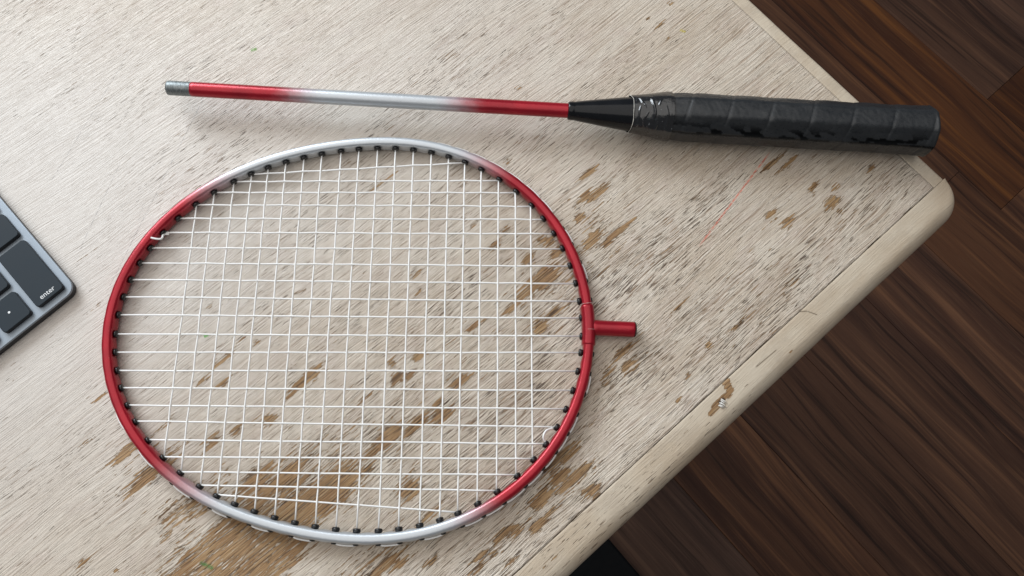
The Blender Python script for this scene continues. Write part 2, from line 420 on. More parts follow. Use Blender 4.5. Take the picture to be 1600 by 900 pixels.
def floor_material():
    m = NT("walnut_floor")
    v = m.coords_mm()
    oi = m.n("ShaderNodeObjectInfo")
    rnd = oi.outputs["Random"]
    off = m.n("ShaderNodeCombineXYZ")
    m.put(off.inputs[0], m.math("MULTIPLY", rnd, 900.0))
    m.put(off.inputs[1], m.math("MULTIPLY", rnd, 5300.0))
    m.put(off.inputs[2], m.math("MULTIPLY", rnd, 371.0))
    add = m.n("ShaderNodeVectorMath", operation="ADD")
    m.put(add.inputs[0], v); m.put(add.inputs[1], off.outputs[0])
    v = add.outputs[0]
    # long along local Y; a slow sideways drift makes the cathedral figure
    drift = m.noise(m.scaled(v, 0.006, 0.0022, 0.0), 2.0, 0.5)
    sep = m.n("ShaderNodeSeparateXYZ")
    m.put(sep.inputs[0], v)
    xx = m.math("MULTIPLY_ADD", drift, 42.0, c=sep.outputs[0])
    cmb = m.n("ShaderNodeCombineXYZ")
    m.put(cmb.inputs[0], xx); m.put(cmb.inputs[1], sep.outputs[1]); m.put(cmb.inputs[2], sep.outputs[2])
    g = cmb.outputs[0]
    band = m.noise(m.scaled(g, 0.03, 0.0014, 0.02), 3.0, 0.55)
    thin = m.noise(m.scaled(g, 0.085, 0.0025, 0.02, (9, 4, 0)), 3.0, 0.6)
    fib = m.noise(m.scaled(g, 0.9, 0.018, 0.02, (3, 8, 0)), 2.0, 0.6)
    c = m.mix(m.smooth(band, 0.32, 0.68), (0.044, 0.0205, 0.0145), (0.098, 0.044, 0.0245))
    c = m.mix(m.math("MULTIPLY", m.smooth(thin, 0.52, 0.70), 0.6), c, (0.175, 0.078, 0.036))
    c = m.mix(m.math("MULTIPLY", m.smooth(thin, 0.46, 0.33), 0.7), c, (0.020, 0.0115, 0.0095))
    c = m.mix(m.math("MULTIPLY", m.smooth(fib, 0.5, 0.7), 0.22), c, (0.13, 0.075, 0.045))
    c = m.mix(m.math("MULTIPLY", m.smooth(fib, 0.45, 0.3), 0.2), c, (0.022, 0.013, 0.010))
    hue = m.n("ShaderNodeHueSaturation")
    m.put(hue.inputs["Color"], c)
    m.put(hue.inputs["Value"], m.math("MULTIPLY_ADD", rnd, 0.4, c=0.88))
    m.put(hue.inputs["Saturation"], m.math("MULTIPLY_ADD", m.math("FRACT", m.math("MULTIPLY", rnd, 7.3)), 0.4, c=0.75))
    m.set(Base_Color=hue.outputs[0], Roughness=m.math("MULTIPLY_ADD", fib, 0.2, c=0.45), Specular_IOR_Level=0.10)
    m.bump(m.math("ADD", thin, fib), 0.35, 0.0003)
    return m.mat


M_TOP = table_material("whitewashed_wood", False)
M_STRIP = table_material("whitewashed_edge", True)
M_FLOOR = floor_material()

# ------------------------------------------------------------------ floor
TX, TY, TROT = 0.2372054, 0.1662165, math.radians(40.8303)   # inner corner of the table panel; grain direction
floor = link("floor", mesh("floor", [(-4, -4, 0), (4, -4, 0), (4, 4, 0), (-4, 4, 0)], [(0, 1, 2, 3)], False), M_FLOOR)
floor["kind"] = "structure"
floor.rotation_euler = (0, 0, TROT)
PW, PLEN = 0.1353, 1.285
plank_me = box_mesh("plank", 0.0002, PW - 0.0002, 0.0002, PLEN - 0.0002, -0.004, 0.006, 0.0007)
plank_me.materials.append(M_FLOOR)
ori = Matrix.Rotation(-TROT, 3, "Z") @ Vector((TX, TY, 0))
S0 = 0.0760 + 0.0
for i in range(-7, 16):
    st = random.uniform(-PLEN, 0)
    for j in range(-1, 3):
        y = -1.6 + st + (j + 1) * PLEN
        o = bpy.data.objects.new("plank", plank_me)
        scene.collection.objects.link(o)
        o.parent = floor
        o.location = (S0 + i * PW, y, 0.004)
FZ = 0.010

# ------------------------------------------------------------------ table
table = thing("table", "worn whitewashed wooden table with a rounded corner and brown scuffed patches", "table", (TX, TY, 0), TROT)
LX, LY = 1300.0, 720.0


def wear_at(x, y, which):
    w = np.zeros_like(x)
    if which == "top":
        for cx, cy, hl, hw, s in DATA["broad"]:
            w += s * np.exp(-(((x - cx) / hl) ** 2 + ((y - cy) / hw) ** 2))
        e = np.zeros_like(x)
        for cx, cy, hl, hw, s in DATA["patch"]:
            q = ((x - cx) / (hl * 1.1)) ** 2 + ((y - cy) / (hw * 1.15)) ** 2
            e = np.maximum(e, s * 1.06 * np.exp(-q * 0.7))
        w = np.minimum(np.maximum(w, 0) * 0.75, 0.66) + e * 0.85
    else:
        for cx, cy, hl, hw, s in DATA["chip"]:
            q = ((x - cx) / hl) ** 2 + ((y - cy) / hw) ** 2
            w = np.maximum(w, s * np.exp(-q * 0.8))
    return w


def pores_at(x, y):
    # the paint lies thick in the far left, thin towards the near edge
    d = -0.02 + 0.10 * np.exp(-(((x + 200) / 190) ** 2 + ((y - 30) / 120) ** 2))
    d -= 0.10 * np.exp(-(((x + 420) / 140) ** 2 + ((y - 330) / 150) ** 2))
    d -= 0.05 * np.exp(-(((x + 20) / 90) ** 2 + ((y - 130) / 90) ** 2))
    return d


xs = np.concatenate([np.linspace(-LX, -520, 12)[:-1], np.arange(-520, -0.7, 1.15), [-0.45]])
ys = np.concatenate([[0.0], np.arange(1.15, 450, 1.15), np.linspace(455, LY, 8)])
nx, ny = len(xs), len(ys)
jit = np.array([0.03 + 0.75 * max(0.0, noise.noise(Vector((x * 0.07, 3.1, 0))) + 0.02) + 0.30 * abs(noise.noise(Vector((x * 0.6, 1.7, 0)))) for x in xs])
jit_y = np.array([0.55 * (0.35 + abs(noise.noise(Vector((y * 0.05, 9.1, 0))))) for y in ys])
X, Y = np.meshgrid(xs, ys, indexing="ij")
Y2 = Y.copy()
Y2[:, 0] = jit
X2 = X.copy()
X2[-1, :] = -jit_y
top_v = np.stack([X2, Y2, np.zeros_like(X)], -1).reshape(-1, 3)
nv = nx * ny
idx = np.arange(nv).reshape(nx, ny)
q = np.stack([idx[:-1, :-1], idx[1:, :-1], idx[1:, 1:], idx[:-1, 1:]], -1).reshape(-1, 4)
loop = np.concatenate([idx[:, 0], idx[-1, 1:], idx[::-1, -1][1:], idx[0, ::-1][1:-1]])
low = top_v[loop].copy()
low[:, 2] = -22.0
verts = np.concatenate([top_v, low]) * MM
li = np.arange(len(loop)) + nv
side = np.stack([np.roll(loop, -1), loop, li, np.roll(li, -1)], -1)
allq = np.concatenate([q, side])
me = bpy.data.meshes.new("tabletop")
me.vertices.add(len(verts))
me.vertices.foreach_set("co", verts.astype(np.float32).ravel())
me.loops.add(allq.size)
me.loops.foreach_set("vertex_index", allq.astype(np.int32).ravel())
me.polygons.add(len(allq))
me.polygons.foreach_set("loop_start", np.arange(0, allq.size, 4, dtype=np.int32))
me.polygons.foreach_set("loop_total", np.full(len(allq), 4, dtype=np.int32))
me.update(calc_edges=True)
me.validate()
vx, vy = verts[:, 0] * 1000, verts[:, 1] * 1000
float_attr(me, "wear", wear_at(vx, vy, "top"))
float_attr(me, "pores", pores_at(vx, vy))
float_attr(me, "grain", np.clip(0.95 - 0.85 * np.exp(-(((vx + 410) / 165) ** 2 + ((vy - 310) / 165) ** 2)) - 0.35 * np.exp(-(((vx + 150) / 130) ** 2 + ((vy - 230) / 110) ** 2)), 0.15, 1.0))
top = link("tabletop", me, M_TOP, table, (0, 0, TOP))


def strip_mesh(name, inner, outer, rx, drop=24.0, flat_n=9):
    """edge band swept between an inner and an outer plan line; the outer edge is rolled over"""
    vs = []
    n = len(inner)
    for i in range(n):
        a, b = Vector(inner[i]), Vector(outer[i])
        L = (b - a).length
        r = min(rx[i], L * 0.9)
        d = (b - a).normalized() if L > 1e-6 else Vector((0, -1))
        row = [(a.x, a.y, -6.0), (a.x, a.y, -0.16), (a + d * min(0.3, L * .3)).to_tuple() + (-0.04,)]
        fl = max(L - r, 0.36)
        for k in range(1, flat_n + 1):
            p = a + d * (0.35 + (fl - 0.35) * k / flat_n)
            row.append((p.x, p.y, -0.03 - 0.25 * (k / flat_n) ** 2))
        for k in range(1, 9):
            t = math.radians(90 * k / 8)
            p = a + d * (fl + (L - fl) * math.sin(t))
            row.append((p.x, p.y, -0.28 - (r * 1.15) * (1 - math.cos(t))))
        row.append((b.x, b.y, -drop))
        row.append((a.x, a.y, -drop))
        vs += row
    m = len(row)
    V = np.array(vs) * MM
    me = mesh(name, V, [tuple(reversed(f)) for f in grid_faces(n, m)])
    bm = bmesh.new(); bm.from_mesh(me); bmesh.ops.recalc_face_normals(bm, faces=bm.faces); bm.to_mesh(me); bm.free()
    x, y = V[:, 0] * 1000, V[:, 1] * 1000
    float_attr(me, "wear", wear_at(x, y, "strip"))
    pz = -0.16 - 0.05 * np.clip((x + 150) / 150, 0, 1) + 0.13 * np.exp(-(((x + 310) / 110) ** 2))
    float_attr(me, "pores", pz)
    float_attr(me, "grain", np.full(len(x), 0.6))
    return me


# near edge band, running round the corner
inn, out, rr = [], [], []
for x in np.concatenate([np.linspace(-LX, -330, 10)[:-1], np.arange(-330, -6, 1.2)]):
    inn.append((x, -0.12 - 0.12 * noise.noise(Vector((x * 0.3, 0, 0)))))
    wob = 0.25 * noise.noise(Vector((x * 0.02, 5, 0)))
    out.append((x, -18.3 + wob)); rr.append(8.5)
CR = 15.0
for k in range(0, 25):
    a = math.radians(-90 + 90 * k / 24)
    inn.append((-6 + 14.2 * k / 24, -0.15))
    out.append((-6 + CR * math.cos(a), -3.3 + CR * math.sin(a)))
    rr.append(8.5 - 5.5 * k / 24)
inn.append((8.6, -0.15)); out.append((9.0, -0.6)); rr.append(0.4)
link("edge_strip", strip_mesh("edge_strip", inn, out, rr), M_STRIP, table, (0, 0, TOP))
# end band on the right
inn, out, rr = [], [], []
for y in np.concatenate([np.arange(0.05, 330, 1.5), np.linspace(335, LY, 8)]):
    inn.append((0.05 + 0.1 * noise.noise(Vector((y * 0.2, 2, 0))), y))
    out.append((9.2 + 0.12 * noise.noise(Vector((y * 0.03, 8, 0))), y)); rr.append(3.2)
link("edge_strip", strip_mesh("edge_strip", inn, out, rr), M_STRIP, table, (0, 0, TOP))
# the two bands out of sight
for (ax, ay), (bx, by), (ox, oy) in ((((-LX, LY + .3)), (9.2, LY + .3), (0, 18)), ((-LX - .3, LY), (-LX - .3, -18.3), (-18, 0))):
    link("edge_strip", strip_mesh("edge_strip", [(ax, ay), (bx, by)], [(ax + ox, ay + oy), (bx + ox, by + oy)], [8, 8]), M_STRIP, table, (0, 0, TOP))
leg_me = box_mesh("leg", -0.025, 0.025, -0.025, 0.025, FZ, TOP - 0.0225, 0.003, 2)
leg_me.materials.append(M_STRIP)
for x, y in ((-0.09, 0.09), (-0.09, LY * MM - 0.09), (-LX * MM + 0.09, 0.09), (-LX * MM + 0.09, LY * MM - 0.09)):
    link("leg", leg_me, None, table, (x, y, 0))
for n, b in (("apron", (-LX * MM + .116, -0.116, .075, .095)), ("apron", (-LX * MM + .116, -0.116, LY * MM - .095, LY * MM - .075)),
             ("apron", (-.1, -.08, .116, LY * MM - .116)), ("apron", (-LX * MM + .08, -LX * MM + .1, .116, LY * MM - .116))):
    link(n, box_mesh(n, *b, TOP - 0.1, TOP - 0.0225, 0.001), M_STRIP, table)
# pale torn wood fibres standing in the chip on the near band
M_SPL = plain("torn_fibre", (0.72, 0.70, 0.66), 0.35)
band = [o for o in table.children if o.name == "edge_strip"][0]
for k in range(6):
    t = k / 5
    x0, y0 = -170.3 - t * 3.2, -5.6 - t * 1.4 + random.uniform(-.4, .4)
    dx, dy = random.uniform(-0.6, 0.9), random.uniform(-3.9, -1.8)
    pts = [Vector((x0, y0, -0.1)), Vector((x0 + dx * .5, y0 + dy * .5, 0.9)), Vector((x0 + dx, y0 + dy, 0.2))]
    vs, f = tube([p * MM for p in pts], [0.00034, 0.00028, 0.0001], 5)
    link("splinter", mesh("splinter", vs, f), M_SPL, band)

# ------------------------------------------------------------------ racket head
CX, CY = DATA["C"]
head = thing("badminton_racket", "oval red and silver badminton racket hoop with white strings, broken off its shaft", "badminton racket", (CX * MM, CY * MM, TOP))
co = DATA["co"]
ZF = 4.8                       # height of the frame's middle, mm
HW, HH = 2.90, 4.2             # half width and half height of its section


def r_in(th):
    r = co[0]
    for k in range(1, 8):
        r = r + co[2 * k - 1] * np.cos(k * th) + co[2 * k] * np.sin(k * th)
    return r


NS = 720
TH = np.linspace(-math.pi, math.pi, NS, endpoint=False)


def wall(th, off):
    r = r_in(th); e = 1e-4
    p = np.stack([r * np.cos(th), r * np.sin(th)], -1)
    a, b = r_in(th + e), r_in(th - e)
    t = np.stack([a * np.cos(th + e) - b * np.cos(th - e), a * np.sin(th + e) - b * np.sin(th - e)], -1)
    t /= np.linalg.norm(t, axis=-1, keepdims=True)
    nrm = np.stack([t[..., 1], -t[..., 0]], -1)        # outward
    return p + nrm * off, nrm


GR = np.array(DATA["G"])
GT = np.arctan2(GR[:, 1], GR[:, 0])
gp, gn = wall(GT, 0.0)
INSET = 0.6                      # the flange of a grommet stands this far inside the wall line
cen, nrm = wall(TH, HW + INSET)


SHIFT = np.array([0.45, -0.45])   # the hoop sits a touch off the string bed's middle


def sgn_pow(v, p):
    return np.sign(v) * np.abs(v) ** p


def sweep_section(ths, hw, hh, sides, dents=False):
    c, n_ = wall(ths, HW + INSET)
    c = c + SHIFT
    vs = []
    for i in range(len(ths)):
        for k in range(sides):
            w = 2 * math.pi * k / sides
            u, z = sgn_pow(math.cos(w), 0.75) * hw, sgn_pow(math.sin(w), 0.75) * hh
            vs.append((c[i, 0] + n_[i, 0] * u, c[i, 1] + n_[i, 1] * u, ZF + z))
    V = np.array(vs)
    if dents:
        V = V.reshape(len(ths), sides, 3)
        for j in range(len(gp)):
            dth = (ths - GT[j] + math.pi) % (2 * math.pi) - math.pi
            arc = dth * np.hypot(*GR[j])
            wgt = np.exp(-(arc / 2.3) ** 2)
            for k in range(sides):
                w = 2 * math.pi * k / sides
                inner = max(0.0, -math.cos(w)) ** 1.2 * (1.0 if math.sin(w) < 0.2 else max(0.0, 1 - (math.sin(w) - 0.2) / 0.5))
                outer = max(0.0, math.cos(w)) ** 4
                V[:, k, :2] += n_ * (wgt * (0.75 * inner - 0.35 * outer))[:, None]
        V = V.reshape(-1, 3)
    return V


SD = 32
V = sweep_section(TH, HW, HH, SD, True)
fme = mesh("frame", V * MM, [tuple(reversed(f)) for f in grid_faces(NS, SD, True, True)])


def ramp(a, b, x):
    t = np.clip((x - a) / (b - a), 0, 1)
    return t * t * (3 - 2 * t)


deg = np.degrees(TH)
P = DATA["paint"]
sil = np.where(deg > 0, np.minimum(ramp(P["ul"][0], P["ul"][1], deg), ramp(P["ur"][0], P["ur"][1], deg)),
               np.minimum(ramp(P["ll"][0], P["ll"][1], deg), ramp(P["lr"][0], P["lr"][1], deg)))
float_attr(fme, "silver", np.repeat(sil, SD))


def lacquer(name, chips=0.0):
    m = NT(name)
    v = m.coords_mm()
    s = m.attr("silver")
    fl = m.noise(m.scaled(v, 5, 5, 5), 1.0)
    s = m.math("ADD", s, m.math("MULTIPLY", m.math("SUBTRACT", m.noise(m.scaled(v, 1.6, 1.6, 1.6), 3.0, .7), 0.5), m.math("MULTIPLY", m.math("MULTIPLY", s, m.math("SUBTRACT", 1.0, s)), 1.3)), clamp=True)
    big = m.noise(m.scaled(v, 0.06, 0.06, 0.06), 2.0)
    red = m.mix(m.smooth(big, 0.35, 0.65), (0.31, 0.004, 0.016), (0.39, 0.006, 0.020))
    col = m.mix(s, red, (0.53, 0.565, 0.60))
    if chips:
        c = m.smooth(m.noise(m.scaled(v, 0.9, 0.9, 0.9, (4, 1, 2)), 4.0, 0.65), 0.70, 0.74)
        col = m.mix(m.math("MULTIPLY", c, chips), col, (0.66, 0.56, 0.50))
    m.set(Base_Color=col, Metallic=m.math("MULTIPLY_ADD", s, 0.15, c=0.4), Roughness=m.math("MULTIPLY_ADD", s, 0.08, c=0.28),
          Coat_Weight=0.2, Coat_Roughness=0.2)
    m.bump(m.math("ADD", fl, m.math("MULTIPLY", m.noise(m.scaled(v, 0.7, 0.7, 0.7), 2.0), 1.5)), 0.12, 0.0003)
    return m.mat


M_LAC = lacquer("red_silver_lacquer", 0.3)
M_JOINT = lacquer("chipped_red_lacquer", 0.55)
link("frame", fme, M_LAC, head)

# sleeve of the T joint, over the frame, with a slightly ragged upper rim
a0, a1 = [math.radians(a) for a in DATA["sleeve"]]
ths = np.linspace(a0, a1, 40)
prof = np.concatenate([[0.0, 0.72], np.full(36, 1.0), [0.72, 0.0]])
Vs = []
for i, th in enumerate(ths):
    g_ = 0.75 if i in (0, 39) else (0.92 if i in (1, 38) else 1.0)
    Vs.append(sweep_section(np.array([th]), (HW + 0.55) * g_, (HH + 0.42) * g_, 28))
V = np.concatenate(Vs)
sme = mesh("joint_sleeve", V * MM, [tuple(reversed(f)) for f in grid_faces(40, 28, True)])
float_attr(sme, "silver", np.zeros(len(V)))
link("joint_sleeve", sme, M_JOINT, head)
# stub of the T joint: an open tube with a rolled rim
(sx, sy), (ex_, ey_) = DATA["stub"]
dv = Vector((ex_ - sx, ey_ - sy))
prof = [(-2.5, 3.0), (1.0, 4.15), (2.6, 4.0), (4.2, 3.95), (18.0, 3.95), (20.6, 3.95), (21.5, 3.75), (22.0, 3.3), (21.8, 2.9), (18.0, 2.8), (10.0, 2.8)]
vs, f = lathe([(x * MM, r * MM) for x, r in prof], 32)
stme = mesh("joint_stub", vs, f)
float_attr(stme, "silver", [0.0] * len(vs))
stub = link("joint_stub", stme, M_JOINT, head, (sx * MM, sy * MM, ZF * MM), (0, 0, math.atan2(dv.y, dv.x)))
M_DARK = plain("worn_dark_rim", (0.035, 0.02, 0.022), 0.5, 0.3)
vs, f = lathe([(x * MM, r * MM) for x, r in ((21.45, 3.98), (21.95, 3.62), (22.25, 3.2), (21.9, 2.9), (21.4, 3.0))], 32)
link("rim", mesh("rim", vs, f[:-2]), M_DARK, stub)
M_CRACK = plain("cracked_paint_edge", (0.62, 0.42, 0.40), 0.6)
for th, jag in ((a1, 1.0), ((a0 * 0.62 + a1 * 0.38), 0.25)):
    pts = []
    for k in range(-9, 10):
        w = math.pi / 2 - k * 0.16
        tt = th + math.radians(0.35) * jag * noise.noise(Vector((k * 0.9, th * 9, 0)))
        c, n_ = wall(np.array([tt]), HW + INSET)
        c = c + SHIFT
        s_ = 0.57 if jag == 1.0 else 0.55
        u, z = sgn_pow(math.cos(w), .75) * (HW + s_), sgn_pow(math.sin(w), .75) * (HH + s_ - 0.15)
        if jag < 1 and not (-1 <= k <= 7):
            continue
        pts.append(Vector((c[0, 0] + n_[0, 0] * u, c[0, 1] + n_[0, 1] * u, ZF + z)) * MM)
    vs, f = tube(pts, [0.00006 + 0.00022 * abs(noise.noise(Vector((i * 1.3, th, 2)))) * jag for i in range(len(pts))], 5)
    link("crack", mesh("crack", vs, f), M_CRACK, head)

# grommets
M_GROM = plain("black_nylon", (0.012, 0.012, 0.013), 0.28, 0.0, 0.0, 0.5)
prof = [(-6.3, 0.8), (-6.15, 1.3), (-5.6, 1.5), (-5.3, 1.0), (-1.2, 1.0), (-1.0, 1.75), (0.2, 1.95), (0.6, 1.7), (0.8, 1.2), (0.65, 0.6)]
vs, f = lathe([(x * MM, r * MM) for x, r in prof], 14)
grom_me = mesh("grommet", vs, f)
grom_me.materials.append(M_GROM)
for j in range(len(gp)):
    nj = gn[j:j + 1]
    lean = float(nj[0] @ SHIFT)
    off_ = 0.45 + min(0.0, lean) - 0.15
    pj, nj = wall(np.array([GT[j]]), off_)
    d = -nj[0]
    og = link("grommet", grom_me, None, head, (pj[0, 0] * MM, pj[0, 1] * MM, ZF * MM), (0, 0, math.atan2(d[1], d[0])))
    og.scale.x = (2 * HW + INSET - off_ + lean + (0.45 if lean > 0.1 else -0.25)) / 6.3

# strings: mains over and under crosses
M_STR = plain("white_string", (0.90, 0.90, 0.89), 0.35, 0, 0, 0.5, 0.03)
SR = 0.43
mains = [(GR[a], GR[b]) for a, b in DATA["mains"]]
crosses = [(GR[a], GR[b]) for a, b in DATA["cross"]]


def cross_t(p, q_, r, s):
    d1, d2 = q_ - p, s - r
    den = d1[0] * d2[1] - d1[1] * d2[0]
    w = r - p
    t = (w[0] * d2[1] - w[1] * d2[0]) / den
    u = (w[0] * d1[1] - w[1] * d1[0]) / den
    return t, u


def run_string(p, q_, others, phase, amp, seedv):
    d = q_ - p
    L = np.hypot(*d)
    n_ = np.array([-d[1], d[0]]) / L
    ts = []
    for k, (r, s) in enumerate(others):
        t, u = cross_t(p, q_, r, s)
        if 0.003 < t < 0.997 and 0.003 < u < 0.997:
            ts.append((t, k))
    ts.sort()
    out_ = [(0.0, 0.0, 0.0)]
    for t, k in ts:
        lat = 0.22 * noise.noise(Vector((t * 4.0, seedv * 3.7, 0))) + 0.10 * noise.noise(Vector((t * 40, seedv, 4)))
        out_.append((t, amp * (1 if (k + phase) % 2 else -1), lat))
    out_.append((1.0, 0.0, 0.0))
    pts = []
    for i, (t, z, lat) in enumerate(out_):
        w = p + d * t + n_ * lat
        pts.append(Vector((w[0], w[1], ZF + z)) * MM)
    return tube(pts, SR * MM, 7)


for i, (p, q_) in enumerate(mains):
    vs, f = run_string(p, q_, crosses, i, 0.34, i + 1.3)
    link("string", mesh("string", vs, f), M_STR, head)
for i, (p, q_) in enumerate(crosses):
    vs, f = run_string(p, q_, mains, i + 1, 0.34, i + 41.7)
    link("string", mesh("string", vs, f), M_STR, head)

# the string lying round the outside of the frame between neighbouring grommets
order = list(np.argsort(GT))
for a in range(len(order)):
    j0, j1 = order[a], order[(a + 1) % len(order)]
    t0, t1 = GT[j0], GT[j1]
    if t1 < t0:
        continue
    md = math.degrees((t0 + t1) / 2)
    if md > 66 or md < -158:
        continue
    if -58 < md < -24 or 32 < md < 66:
        pass
    elif abs(md) < 9:
        continue
    elif a % 2:
        continue
    tt = np.linspace(t0, t1, 9)
    bul = np.array([0.1, 0.75, 0.95, 1.0, 1.0, 1.0, 0.95, 0.75, 0.1])
    pts = []
    for th, b in zip(tt, bul):
        c, n_ = wall(np.array([th]), 2 * HW + INSET - 0.25 + 0.75 * b)
        c = c + SHIFT
        pts.append(Vector((c[0, 0], c[0, 1], ZF + 0.2)) * MM)
    vs, f = tube(pts, SR * MM, 7)
    link("string", mesh("string", vs, f), M_STR, head)


def smooth_path(pts, n=5):
    P_ = [Vector(p) for p in pts]
    out_ = []
    for i in range(len(P_) - 1):
        a, b, c, d = P_[max(i - 1, 0)], P_[i], P_[i + 1], P_[min(i + 2, len(P_) - 1)]
        for k in range(n):
            t = k / n
            out_.append(0.5 * ((2 * b) + (c - a) * t + (2 * a - 5 * b + 4 * c - d) * t * t + (3 * b - a - 3 * c + d) * t ** 3))
    out_.append(P_[-1])
    return out_


for nm, key in (("string_end", "tail"), ("string_loop", "loop")):
    pts = [Vector(p) * MM for p in smooth_path(DATA[key])]
    vs, f = tube(pts, 0.00052, 8)
    o = link(nm, mesh(nm, vs, f), M_STR, head)
    o["label"] = "loose cut string end bent over the frame" if key == "tail" else "small loop of loose string beside a grommet"

# ------------------------------------------------------------------ racket handle
(hx, hy), ha, hlen = DATA["H"]
AX = 13.35
handle = thing("racket_stick", "snapped off red and silver racket shaft with its black wrapped grip", "racket shaft", (hx * MM, hy * MM, TOP), math.radians(ha))
# painted shaft
xs_ = np.concatenate([[12.6], np.linspace(13.0, 216.5, 110)])
vs, f = lathe([(x * MM, (3.55 if i == 0 else 3.92) * MM) for i, x in enumerate(xs_)], 28)
shme = mesh("shaft", vs, f)
sx_ = np.repeat(xs_, 28)
jitter = np.array([3.0 * noise.noise(Vector((v[0] * 300, v[1] * 500, v[2] * 500))) for v in vs])
sx_ = sx_ + jitter
float_attr(shme, "silver", np.minimum(ramp(55.0, 86.0, sx_), ramp(172.0, 142.0, sx_)))
link("shaft", shme, M_LAC, handle, (0, 0, AX * MM))


def metal_material():
    m = NT("bare_scuffed_metal")
    v = m.coords_mm()
    a = m.noise(m.scaled(v, 1.6, 0.5, 0.5), 3.0, 0.7)
    b = m.noise(m.scaled(v, 0.35, 0.5, 0.5, (4, 4, 4)), 4.0, 0.7)
    col = m.mix(m.smooth(a, 0.35, 0.65), (0.13, 0.15, 0.155), (0.25, 0.275, 0.28))
    col = m.mix(m.math("MULTIPLY", m.smooth(b, 0.55, 0.7), 0.5), col, (0.40, 0.41, 0.41))
    m.set(Base_Color=col, Metallic=0.7, Roughness=0.46)
    m.bump(a, 0.4, 0.0002)
    return m.mat


vs, f = lathe([(x * MM, r * MM) for x, r in ((0.6, 2.7), (0.15, 2.9), (0.0, 3.3), (0.25, 3.7), (0.9, 3.86), (6, 3.84), (12.2, 3.8), (13.2, 3.78), (14.0, 3.5))], 28)
link("shaft_end", mesh("shaft_end", vs, f), metal_material(), handle, (0, 0, AX * MM))

# cone: glossy black plastic with shallow flats
M_CONE = plain("glossy_black_plastic", (0.006, 0.007, 0.009), 0.2, 0, 0.0, 0.28, 0.1, 0.1)
cone_prof = [(215.0, 3.6), (215.0, 4.5), (215.4, 4.85), (216.6, 5.0), (218.0, 5.05), (218.3, 4.95)]
cone_prof += [(218.3 + t * 31.5, 4.95 + 4.45 * t ** 0.92) for t in np.linspace(0.03, 1, 30)]
cone_prof += [(252.0, 9.4)]
vs = []
sides = 64
for x, r in cone_prof:
    for k in range(sides):
        w = 2 * math.pi * k / sides
        fa = (w % (math.pi / 6)) - math.pi / 12
        rr_ = r * (1 - 0.3 * (1 - math.cos(math.pi / 12) / math.cos(fa)) - 0.004)
        vs.append((x * MM, rr_ * math.cos(w) * MM, rr_ * math.sin(w) * MM))
f = grid_faces(len(cone_prof), sides, True)
f.append(tuple(range(sides)))
link("cone", mesh("cone", vs, f), M_CONE, handle, (0, 0, AX * MM))


def octa(w, r):
    """radius of a soft-cornered octagon with flats above and below"""
    a = (w + math.pi / 8) % (math.pi / 4) - math.pi / 8
    flat = r / math.cos(a)
    return min(flat, r * 1.062) * 0.72 + 0.28 * r * 1.045


GL0, GL1 = 262.0, hlen - 6.8
PITCH = 21.5


def grip_radius(x):
    t = (x - GL0) / (GL1 - GL0)
    r = 10.6 + 1.85 * min(1.0, max(0.0, t / 0.11)) ** 0.75
    if x > GL1 - 26:
        r += 0.45 * ((x - GL1 + 26) / 26) ** 2
    return r


crease = []
gx = np.concatenate([np.arange(GL0, GL1 - 2.0, 0.55), [GL1 - 2.0, GL1 - 1.4, GL1 - 0.8, GL1 - 0.3, GL1, GL1, GL1 - 0.2]])
ends = {len(gx) - 7: 1.0, len(gx) - 6: .995, len(gx) - 5: .975, len(gx) - 4: .945, len(gx) - 3: .90, len(gx) - 2: .45, len(gx) - 1: .02}
sides = 112
vs = []
for i, x in enumerate(gx):
    base = grip_radius(x)
    for k in range(sides):
        w = 2 * math.pi * k / sides
        ph = ((x - GL0) / PITCH + w / (2 * math.pi) * 1.0) % 1.0
        step = (0.27 + 0.2 * noise.noise(Vector((x * 0.05, w, 6)))) * (1 - ph) * (1 if ph > 0.06 else ph / 0.06)
        r = octa(w, base) + step - 0.35
        y, z = math.cos(w), math.sin(w)
        edge = math.exp(-(math.degrees(w) - 148) ** 2 / 220.0)
        n1 = noise.noise(Vector((x * 0.10, y * 2.2, z * 2.2)))
        n2 = noise.noise(Vector((x * 0.45 + y * 2, y * 5.0, z * 5.0)))
        n3 = noise.noise(Vector((x * 0.13 + y * 1.5, y * 2.5 + 9, z * 5.0)))
        r += 0.22 * n1 + 0.10 * n2
        cr = edge * min(1.0, max(0.0, (n3 - 0.14 + 0.16 * n2) / 0.05))
        cr = max(cr, math.exp(-((math.degrees(w) - 158.5) / 2.6) ** 2) * (0.9 if noise.noise(Vector((x * 0.06, 1, 1))) > -0.25 else 0.2))
        crease.append(cr)
        r -= 0.22 * cr
        if ph > 0.95:
            r -= 0.22 * math.sin((ph - 0.95) / 0.05 * math.pi)
        if ph > 0.93:
            r += 0.28 * max(0.0, noise.noise(Vector((x * 0.3, w * 4, 3)))) * (ph - 0.93) / 0.07
        if x > GL1 - 3.0:
            r += 0.4 * math.exp(-((x - GL1 + 1.2) / 0.8) ** 2)
        if i in ends:
            r *= ends[i]
        vs.append((x * MM, r * y * MM, r * z * MM))
f = grid_faces(len(gx), sides, True)
f.append(tuple(range(sides)))
gme = mesh("grip_wrap", vs, f)
float_attr(gme, "crease", crease)


